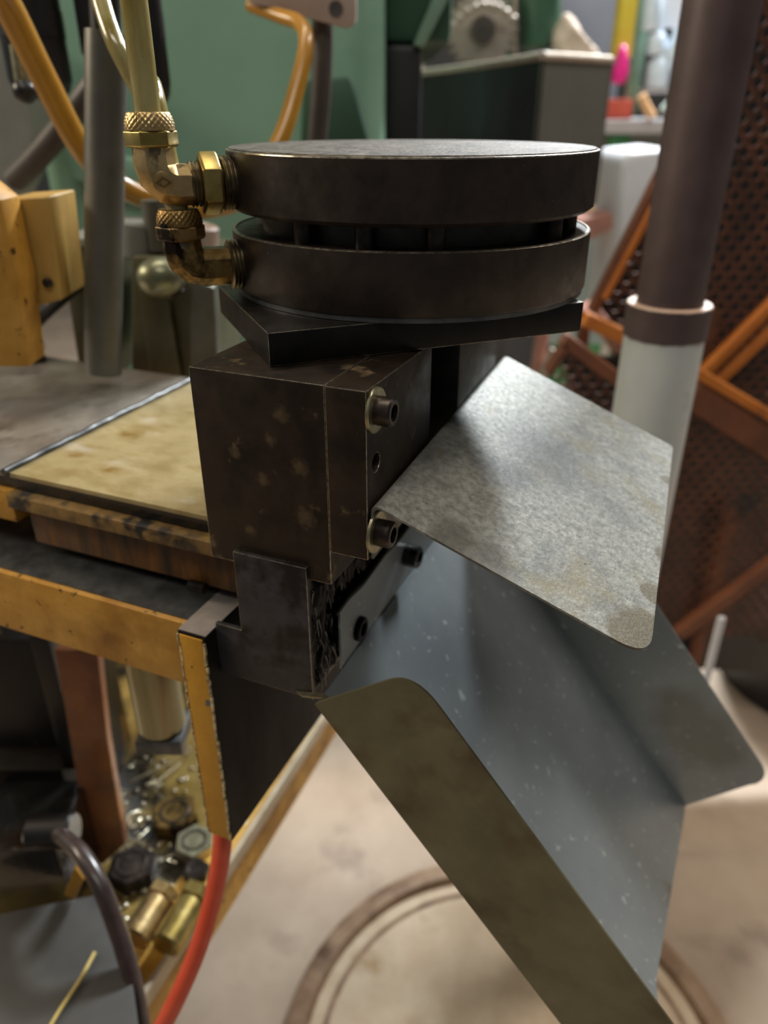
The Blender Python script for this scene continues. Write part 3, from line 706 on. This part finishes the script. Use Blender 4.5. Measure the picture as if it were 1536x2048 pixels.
# ================================================================== GREEN MACHINE
yg = 1.10
t = thing('green_machine', 'large sage green machine body filling the background behind the cylinder', 'machine', (-.3, yg, 0))
gx0 = P(66, 300, yg).x; gx1 = P(770, 100, yg).x
B().box(gx0, gx1, yg, yg+.7, .70, 1.9).bevel(.05, 4).done('body', 'green_paint', t)
B().box(gx1+.001, P(845, 100, yg+.1).x, yg+.1, yg+.6, .9, P(800, 88, yg+.1).z).bevel(.01).done('dark_housing', 'drum_black', t)
B().box(gx1+.001, P(905, 40, yg+.12).x, yg+.12, yg+.6, P(800, 86, yg+.12).z, 1.9).bevel(.012).done('upper_housing', 'green_dark', t)
B().prism([P(826, 90, yg+.09), P(848, 95, yg+.09), P(915, -40, yg+.09), P(880, -40, yg+.09)], (0, .03, 0)).bevel(.004).done('door_edge', 'post_sage', t)
B().prism([P(605, 160, yg-.05), P(700, 150, yg-.05), P(740, 290, yg-.05), P(600, 300, yg-.05)], (0, .0499, 0)).bevel(.006).done('access_panel', 'green_dark', t)
B().prism([P(105, 250, yg-.03), P(140, 360, yg-.03), P(330, 400, yg-.03), P(330, 330, yg-.03), P(180, 300, yg-.03)], (0, .0299, 0)).bevel(.01).done('casting_rib', 'green_paint', t)
B().box(gx0+.03, -.33, yg+.05, yg+.68, 0, .72).done('plinth', 'green_dark', t)
# grey cover at far left
cu = [P(-120, 20, 1.0), P(12, 60, 1.0), P(40, 140, 1.0), P(62, 260, 1.0), P(50, 330, 1.0), P(15, 400, 1.0), P(-120, 420, 1.0)]
single(B().prism(cu, (0, .085, 0)).bevel(.008, 3), 'grey_cover', 'grey_paint', 'pale grey curved machine cover at the far left edge', 'cover', P(-20, 400, 1.08))
# guard box
zt = 1.318
g0 = PZ(828, 150, zt); g1 = PZ(975, 133, zt); g2 = PZ(1085, 116, zt); g3 = PZ(1222, 124, zt)
sc_ = 1.08/g2.y
def gp(px, py): # keep the plan shape, at the guard's distance
    p = PZ(px, py, zt); return p
t = thing('sheet_guard', 'angular grey sheet metal guard with pale rim behind the cylinder at right', 'guard', (g2.x, g2.y, 1.10))
zb_ = 1.10
def panel(a, b_, m, top, nm):
    n = Vector((-(b_-a).y, (b_-a).x, 0)).normalized()*.004
    if n.y < 0: n = -n
    return B().prism([Vector((a.x, a.y, zb_)), Vector((b_.x, b_.y, zb_)), Vector((b_.x, b_.y, top)), Vector((a.x, a.y, top))], n).done(nm, m, t)
panel(g0, g1, 'guard_shaded', zt, 'guard_panel'); panel(g1, g2, 'guard_shaded', zt, 'guard_panel'); panel(g2, g3, 'guard_grey', zt, 'guard_panel')
for a, b_ in ((g0, g1), (g1, g2), (g2, g3)):
    B().tube([a+ZA*.003, b_+ZA*.003], .006, 8).done('rim', 'rim_beige', t)
bw = (g3-g2).normalized(); B().prism([Vector((g3.x, g3.y, zb_)), Vector((g3.x+.01, g3.y+.35, zb_)), Vector((g3.x+.01, g3.y+.35, zt)), Vector((g3.x, g3.y, zt))], (.004, 0, 0)).done('guard_panel', 'guard_grey', t)
B().cyl(P(840, 150, g0.y)-ZA*.03, P(840, 150, g0.y)+ZA*.02, .008, 12).done('post', 'rim_beige', t)
# gear and rag behind the guard
gy = max(g0.y, g1.y, g2.y)+.16
gc = P(965, 60, gy)
t = thing('gear_wheel', 'dull grey toothed gear showing above the sheet guard', 'gear', (gc.x, gc.y, gc.z-.08))
rr = []
for h in (0, .05):
    ring = []
    for i in range(96):
        a = 2*PI*i/96; r_ = .085 if (i % 4) < 2 else .072
        ring.append(gc+Vector((math.cos(a)*r_, h, math.sin(a)*r_)))
    rr.append(ring)
B().rings(rr).done('toothed_rim', 'gear_metal', t, 20)
B().cyl(gc-Vector((0, .02, 0)), gc+Vector((0, .0, 0)), .03, 24, ch=.003).done('hub', 'cable_dark', t)
t = thing('drive_chain', 'lumpy grey roller chain hanging over the gear at the top edge', 'chain', tuple(P(965, 40, gy-.05)))
for i in range(9):
    c = P(905+i*15, 52-42*math.sin(PI*i/9), gy-.05); B().ball(c, .011, (1.1, .7, .9), 2, .04).done('chain_link', 'gear_metal', t)
pg_ = thing('coolant_post', 'slim green machine post behind the guard near the gear', 'post', tuple(P(1010, 110, gy+.06)))
B().cyl(P(1008, 130, gy+.06), P(1008, -60, gy+.06), .013, 16).done('post_tube', 'post_green', pg_)
B().cyl(P(1030, 130, gy+.05), P(1030, -60, gy+.05), .006, 12).done('side_rod', 'rim_beige', pg_)
b = B(); c = P(1080, 20, gy+.05)
single(b.cyl(P(1080, 100, gy+.06), P(1080, -60, gy+.06), .05, 24, ch=.01), 'spindle_housing', 'green_dark', 'dark green round spindle housing above the guard', 'housing', P(1080, 100, gy+.06))
b = B(); c = P(1150, 105, gy)
rag = []
for j in range(9):
    ring = []; h = j/8
    for i in range(20):
        a = 2*PI*i/20; r_ = (.058*(1-h)**.8+.006)*(1+.18*math.sin(3*a+j)+.08*math.sin(7*a+2*j)); ring.append(c+Vector((math.cos(a)*r_-.03*h, math.sin(a)*r_*.6, -.02+.10*h)))
    rag.append(ring)
single(b.rings(rag), 'shop_rag', 'rag_cloth', 'crumpled beige shop rag lying on the sheet guard', 'rag', c-ZA*.02, smooth=80)

# ================================================================== LEFT BACKGROUND DETAILS
# long yellow hose looping behind everything
b = B(); b.tube([P(-30, -60, .62), P(20, 20, .64), P(90, 160, .66), P(165, 300, .68), P(235, 368, .70), P(310, 400, .72), P(410, 418, .74), P(500, 385, .76), P(560, 280, .78), P(592, 180, .80), P(612, 90, .82), P(600, 48, .84), P(560, 32, .86), P(500, 10, .88)], 0, 16, radii=(.0105, .0062))
single(b, 'yellow_hose', 'hose_orange', 'yellow-orange hose looping from top left behind the fittings and up again', 'hose', P(310, 400, .72))
for (x0, x1, yt, ybm, yd, rr_, lab) in ((28, 150, -60, 200, .80, .024, 'wide black cylinder hanging at top left behind the yellow hose'), (296, 346, -60, 205, .78, .018, 'black cylinder hanging just right of the thick air tube')):
    xc = (x0+x1)/2; p = P(xc, ybm, yd); q = P(xc-12, yt, yd); c = Vector((p.x, yd, 0)); hw = (P(x1, 100, yd).x-P(x0, 100, yd).x)/2
    t = thing('damper_cylinder', lab, 'cylinder', (c.x, c.y, p.z))
    B().lathe(c+ZA*p.z, ZA, [(0, hw*.55), (.006, hw*.85), (.016, hw), (q.z-p.z, hw)], 32).done('barrel', 'black_plastic', t, 60)
    B().cyl(c+ZA*(q.z-.05), c+ZA*(q.z-.03), hw*1.03, 32).done('band', 'black_plastic', t)
single(B().box(P(152, 50, .80).x, P(190, 50, .80).x, .80, .84, P(170, 112, .80).z, P(170, -70, .80).z).bevel(.003), 'black_bracket', 'black_plastic', 'narrow black bracket hanging at top left beside the grey pipe', 'bracket', P(170, 112, .82))
t = thing('chrome_rod', 'short chrome rod in a black end beside the wide black cylinder', 'rod', tuple(P(48, 190, .72)))
B().cyl(P(48, 185, .72), P(34, 90, .72), .006, 16).done('rod', 'washer_metal', t)
B().ball(P(50, 182, .72), .010, (1, 1, 1), 2).done('rod_end', 'black_plastic', t)
# grey pipe
pt = P(212, 66, .60); pb2 = P(206, 745, .58)
t = thing('grey_pipe', 'smooth grey upright pipe with black top behind the table', 'pipe', tuple(pb2))
B().cyl(pb2, pt, .0138, 28).done('pipe_body', 'pipe_grey', t); B().cyl(pt, P(206, -60, .60), .0100, 20).done('pipe_top', 'black_plastic', t)
# cables
single(B().tube([P(30, 360, .92), P(75, 315, .90), P(130, 250, .88), P(180, 185, .86), P(240, 100, .86)], .0125, 14), 'dark_cable', 'cable_dark', 'thick dark brown cable slanting up behind the yellow hose at left', 'cable', P(30, 360, .92))
single(B().tube([P(640, -60, .88), P(645, 60, .88), P(642, 180, .88), P(630, 330, .88)], .0105, 14), 'dark_cable', 'cable_dark', 'straight dark upright cable behind the upper disc', 'cable', P(630, 330, .88))
single(B().tube([P(30, 700, .66), P(75, 640, .66), P(130, 590, .68), P(170, 560, .7)], .006, 10), 'thin_cable', 'black_plastic', 'thin black cable below the yellow block at left', 'cable', P(30, 700, .66))
# bracket at top
t = thing('tan_bracket', 'tan flat bracket with rounded end and a hole at the top edge', 'bracket', tuple(P(600, 30, .86)))
pts = [P(480, -60, .86), P(500, 8, .86), P(560, 18, .86), P(640, 42, .86), P(695, 56, .86), P(710, 46, .86), P(713, 30, .86), P(712, -60, .86)]
B().prism(pts, (0, .012, 0)).bevel(.0015).done('plate', 'bracket_tan', t)
c = P(672, 18, .8598); B().lathe(c, Vector((0, -1, 0)), [(0, .0), (.0006, .0068)], 20, cap=False).done('hole', 'cable_dark', t)
# boxes behind the table
yx = .70
t = thing('terminal_box', 'olive-grey tapered box behind the table left of the brass elbows', 'box', tuple(P(190, 745, yx)))
B().prism([P(118, 490, yx), P(238, 488, yx), P(236, 760, yx), P(160, 760, yx)], (0, .10, 0)).bevel(.004).done('box_body', 'box_olive', t)
B().prism([P(114, 478, yx-.004), P(240, 474, yx-.004), P(240, 492, yx-.004), P(114, 496, yx-.004)], (0, .11, 0)).bevel(.002).done('lid', 'grey_paint', t)
t = thing('terminal_box', 'larger olive-grey box with round knob below the lower brass elbow', 'box', tuple(P(340, 745, yx-.03)))
yy = yx-.04
B().prism([P(262, 512, yy), P(420, 520, yy), P(440, 770, yy), P(262, 770, yy)], (0, .12, 0)).bevel(.004).done('box_body', 'box_olive', t)
B().prism([P(275, 575, yy-.012), P(330, 560, yy-.012), P(366, 770, yy-.012), P(300, 770, yy-.012)], (0, .0118, 0)).bevel(.003).done('rib', 'box_olive', t)
B().prism([P(378, 560, yy-.016), P(428, 575, yy-.016), P(438, 770, yy-.016), P(380, 770, yy-.016)], (0, .0158, 0)).bevel(.003).done('rib', 'pipe_grey', t)
kc_ = P(322, 555, yy-.022); B().ball(kc_, .0165, (1.2, 1, 1), 3).done('knob', 'knob_metal', t, 80)
B().cyl(P(348, 580, yy-.02), P(356, 590, yy-.02), .008, 16).done('knob_stem', 'screw_steel', t)
B().cyl(P(275, 512, yy+.03), P(275, 440, yy+.03), .020, 28, ch=.002).done('round_cap', 'grey_paint', t)
B().cyl(P(390, 520, yy+.04), P(392, 448, yy+.04), .020, 28, ch=.002).done('round_cap', 'bracket_tan', t)
B().cyl(P(318, 500, yy+.02), P(305, 400, yy+.02), .010, 20).done('vent_pipe', 'pipe_grey', t)
# yellow block
t = thing('yellow_bracket', 'yellow painted square bracket on a yellow upright at left edge', 'bracket', tuple(P(40, 735, .50)))
yk = .56
B().prism([P(4, 398, yk), P(98, 392, yk), P(124, 600, yk), P(52, 620, yk), P(40, 610, yk)], (0, .05, 0)).bevel(.004, 3).done('bracket_block', 'bracket_gold', t)
B().prism([P(-60, 350, yk-.03), P(2, 400, yk-.03), P(38, 560, yk-.03), P(60, 735, yk-.03), P(-60, 735, yk-.03)], (0, .0298, 0)).bevel(.003).done('upright', 'yellow_paint', t)
for (x, y) in ((55, 590), (96, 565)):
    c = P(x, y, yk-.0005); B().lathe(c, Vector((0, -1, 0)), [(0, .0035), (.002, .0035), (.003, .002)], 14).done('screw', 'screw_steel', t)
# bolts at the table corner
t = thing('clamp_bolt', 'dark stacked clamp bolt at the back of the steel table plate', 'bolt', tuple(PZ(74, 722, TZ+.001)))
c = PZ(74, 722, TZ+.0022)
B().lathe(c, ZA, [(0, .008), (.004, .008), (.0045, .006), (.010, .006), (.0105, .0085), (.016, .0085), (.0165, .004), (.026, .004)], 16).done('bolt_stack', 'screw_steel', t)

# ================================================================== FAR RIGHT BACKGROUND
yf = 2.6
def fbox(name, m, lab, cat, x0, y0, x1, y1, y, dep, bev=.006, group=None, floor=False):
    a = P(x0, (y0+y1)/2, y); b_ = P(x1, (y0+y1)/2, y); zt_ = P((x0+x1)/2, y0, y).z; zb_ = 0 if floor else P((x0+x1)/2, y1, y).z
    bb = B().box(a.x, b_.x, y, y+dep, zb_, zt_).bevel(bev)
    return single(bb, name, m, lab, cat, ((a.x+b_.x)/2, y+dep/2, zb_), group)
fbox('dark_cabinet', 'wall_dark', 'dark grey cabinet behind the shop rag and guard', 'cabinet', 1060, -60, 1246, 260, 3.3, .4, .01, None, True)
t = thing('work_bench', 'grey workbench with green legs in the far right background', 'bench', tuple(P(1290, 400, yf).xyz*1), 0)
a = P(1200, 240, yf); b_ = P(1420, 240, yf)
B().box(a.x, b_.x, yf, yf+.6, P(1290, 268, yf).z, P(1290, 240, yf).z).bevel(.006).done('bench_top', 'bench_grey', t)
for px in (1244, 1400):
    p = P(px, 300, yf); 
    for k in (.03, .5): B().box(p.x-.028, p.x+.028, yf+k, yf+k+.05, 0, P(1290, 268, yf).z).bevel(.004).done('leg', 'post_green', t)
B().box(a.x+.12, b_.x-.02, yf+.08, yf+.45, P(1290, 310, yf).z, P(1290, 268, yf).z).done('drawer_box', 'grey_paint', t)
t['label'] = 'grey workbench with green legs in the far right background'
fbox('red_bin', 'crate_red', 'red parts bin standing on the far workbench', 'bin', 1216, 198, 1266, 238.5, yf+.1, .2)
fbox('yellow_post', 'post_yellow', 'bright yellow post hanging at the top beside the pink tag', 'post', 1240, -60, 1274, 116, yf-.2, .06)
b = B(); c = P(1238, 150, yf-.25); b.lathe(P(1237, 168, yf-.25), ZA, [(0, .012), (.008, .020), (.03, .021), (.07, .014), (.09, .006)], 20)
single(b, 'pink_tag', 'tag_pink', 'vivid pink bulb-shaped tag below the yellow post', 'tag', P(1237, 168, yf-.25), smooth=80)
fbox('green_upright', 'post_sage', 'sage green upright between yellow post and hanging bottles', 'post', 1272, -60, 1294, 235, yf+.15, .05)
fbox('notice_board', 'white_paint', 'pale lilac board at top right beside the brown pole', 'notice board', 1322, -60, 1420, 55, yf+.2, .03)
def bottle(px, py, r, h, lab, m='plastic_bluewhite', y=yf+.1):
    p = P(px, py, y)
    single(B().lathe(p, ZA, [(0, r*.85), (.006, r), (h*.62, r), (h*.78, r*.45), (h, r*.42)], 20), 'plastic_bottle', m, lab, 'bottle', p, 'bottles above the far workbench', 60)
bottle(1312, 178, .034, .11, 'white bottle hanging above the far bench')
bottle(1300, 62, .026, .14, 'bluish white bottle at the top beside the lilac board')
bottle(1343, 140, .028, .11, 'bluish white bottle right of the hanging white bottle')
bottle(1368, 180, .016, .22, 'slim pale blue bottle beside the brown pole')
bottle(1310, 110, .026, .08, 'small lavender-white bottle between the two larger ones')
fbox('shelf_board', 'bench_grey', 'narrow shelf board among the far bottles', 'shelf', 1292, 178, 1400, 184, yf+.06, .2, .002)
single(B().tube([P(1283, 190, yf), P(1292, 212, yf), P(1305, 234, yf)], .014, 10), 'peach_tube', 'peach', 'short peach-coloured tube standing on the far workbench', 'tube', P(1305, 234, yf))
single(B().tube([P(1325, 222, yf), P(1345, 200, yf), P(1362, 182, yf)], .012, 10), 'teal_tube', 'teal_pale', 'pale teal tube leaning on the far workbench', 'tube', P(1325, 222, yf))
single(B().prism([P(1258, 305, 1.9), P(1350, 296, 1.9), P(1350, 480, 1.9), P(1215, 640, 1.9), P(1236, 470, 1.9), P(1240, 330, 1.9)], (0, .25, 0)).bevel(.015, 3), 'white_bin', 'white_paint', 'white plastic bin behind the rusty crate and pole', 'bin', P(1270, 560, 2.0))
single(B().prism([P(1150, 470, 2.17), P(1255, 470, 2.17), P(1225, 690, 2.17), P(1080, 690, 2.17)], (0, .02, 0)).bevel(.01), 'teal_sheet', 'teal_pale', 'pale teal board between the air cylinder and white bin', 'board', P(1170, 690, 2.15))
single(B().prism([P(1160, 440, 1.95), P(1236, 425, 1.95), P(1236, 452, 1.95), P(1160, 490, 1.95)], (0, .1, 0)).bevel(.004), 'rust_beam', 'pipe_pink', 'faded red beam right of the gap between the discs', 'beam', P(1200, 480, 1.98))
single(B().prism([P(1170, 408, 2.17), P(1232, 396, 2.17), P(1232, 469.5, 2.17), P(1170, 469.5, 2.17)], (0, .05, 0)).bevel(.004), 'tan_board', 'peach', 'tan board edge right of the upper disc', 'board', P(1200, 425, 2.05))
# clutter under the cylinder at right
single(B().tube([P(1085, 660, 1.3), P(1080, 700, 1.3), P(1070, 760, 1.3)], .012, 12), 'pink_pipe', 'pipe_pink', 'faded pink pipe between deflector and air cylinder', 'pipe', P(1070, 760, 1.3))
single(B().tube([P(1110, 700, 1.28), P(1085, 750, 1.28), P(1072, 790, 1.28)], .009, 10), 'cream_pipe', 'rim_beige', 'cream coloured pipe beside the pink pipe above the deflector', 'pipe', P(1072, 790, 1.28))
single(B().prism([P(1168, 625, 1.25), P(1195, 610, 1.25), P(1262, 690, 1.25), P(1235, 715, 1.25)], (0, .05, 0)).bevel(.006), 'pale_beam', 'pipe_pink', 'pale pinkish beam slanting below the lower disc at right', 'beam', P(1235, 715, 1.27))
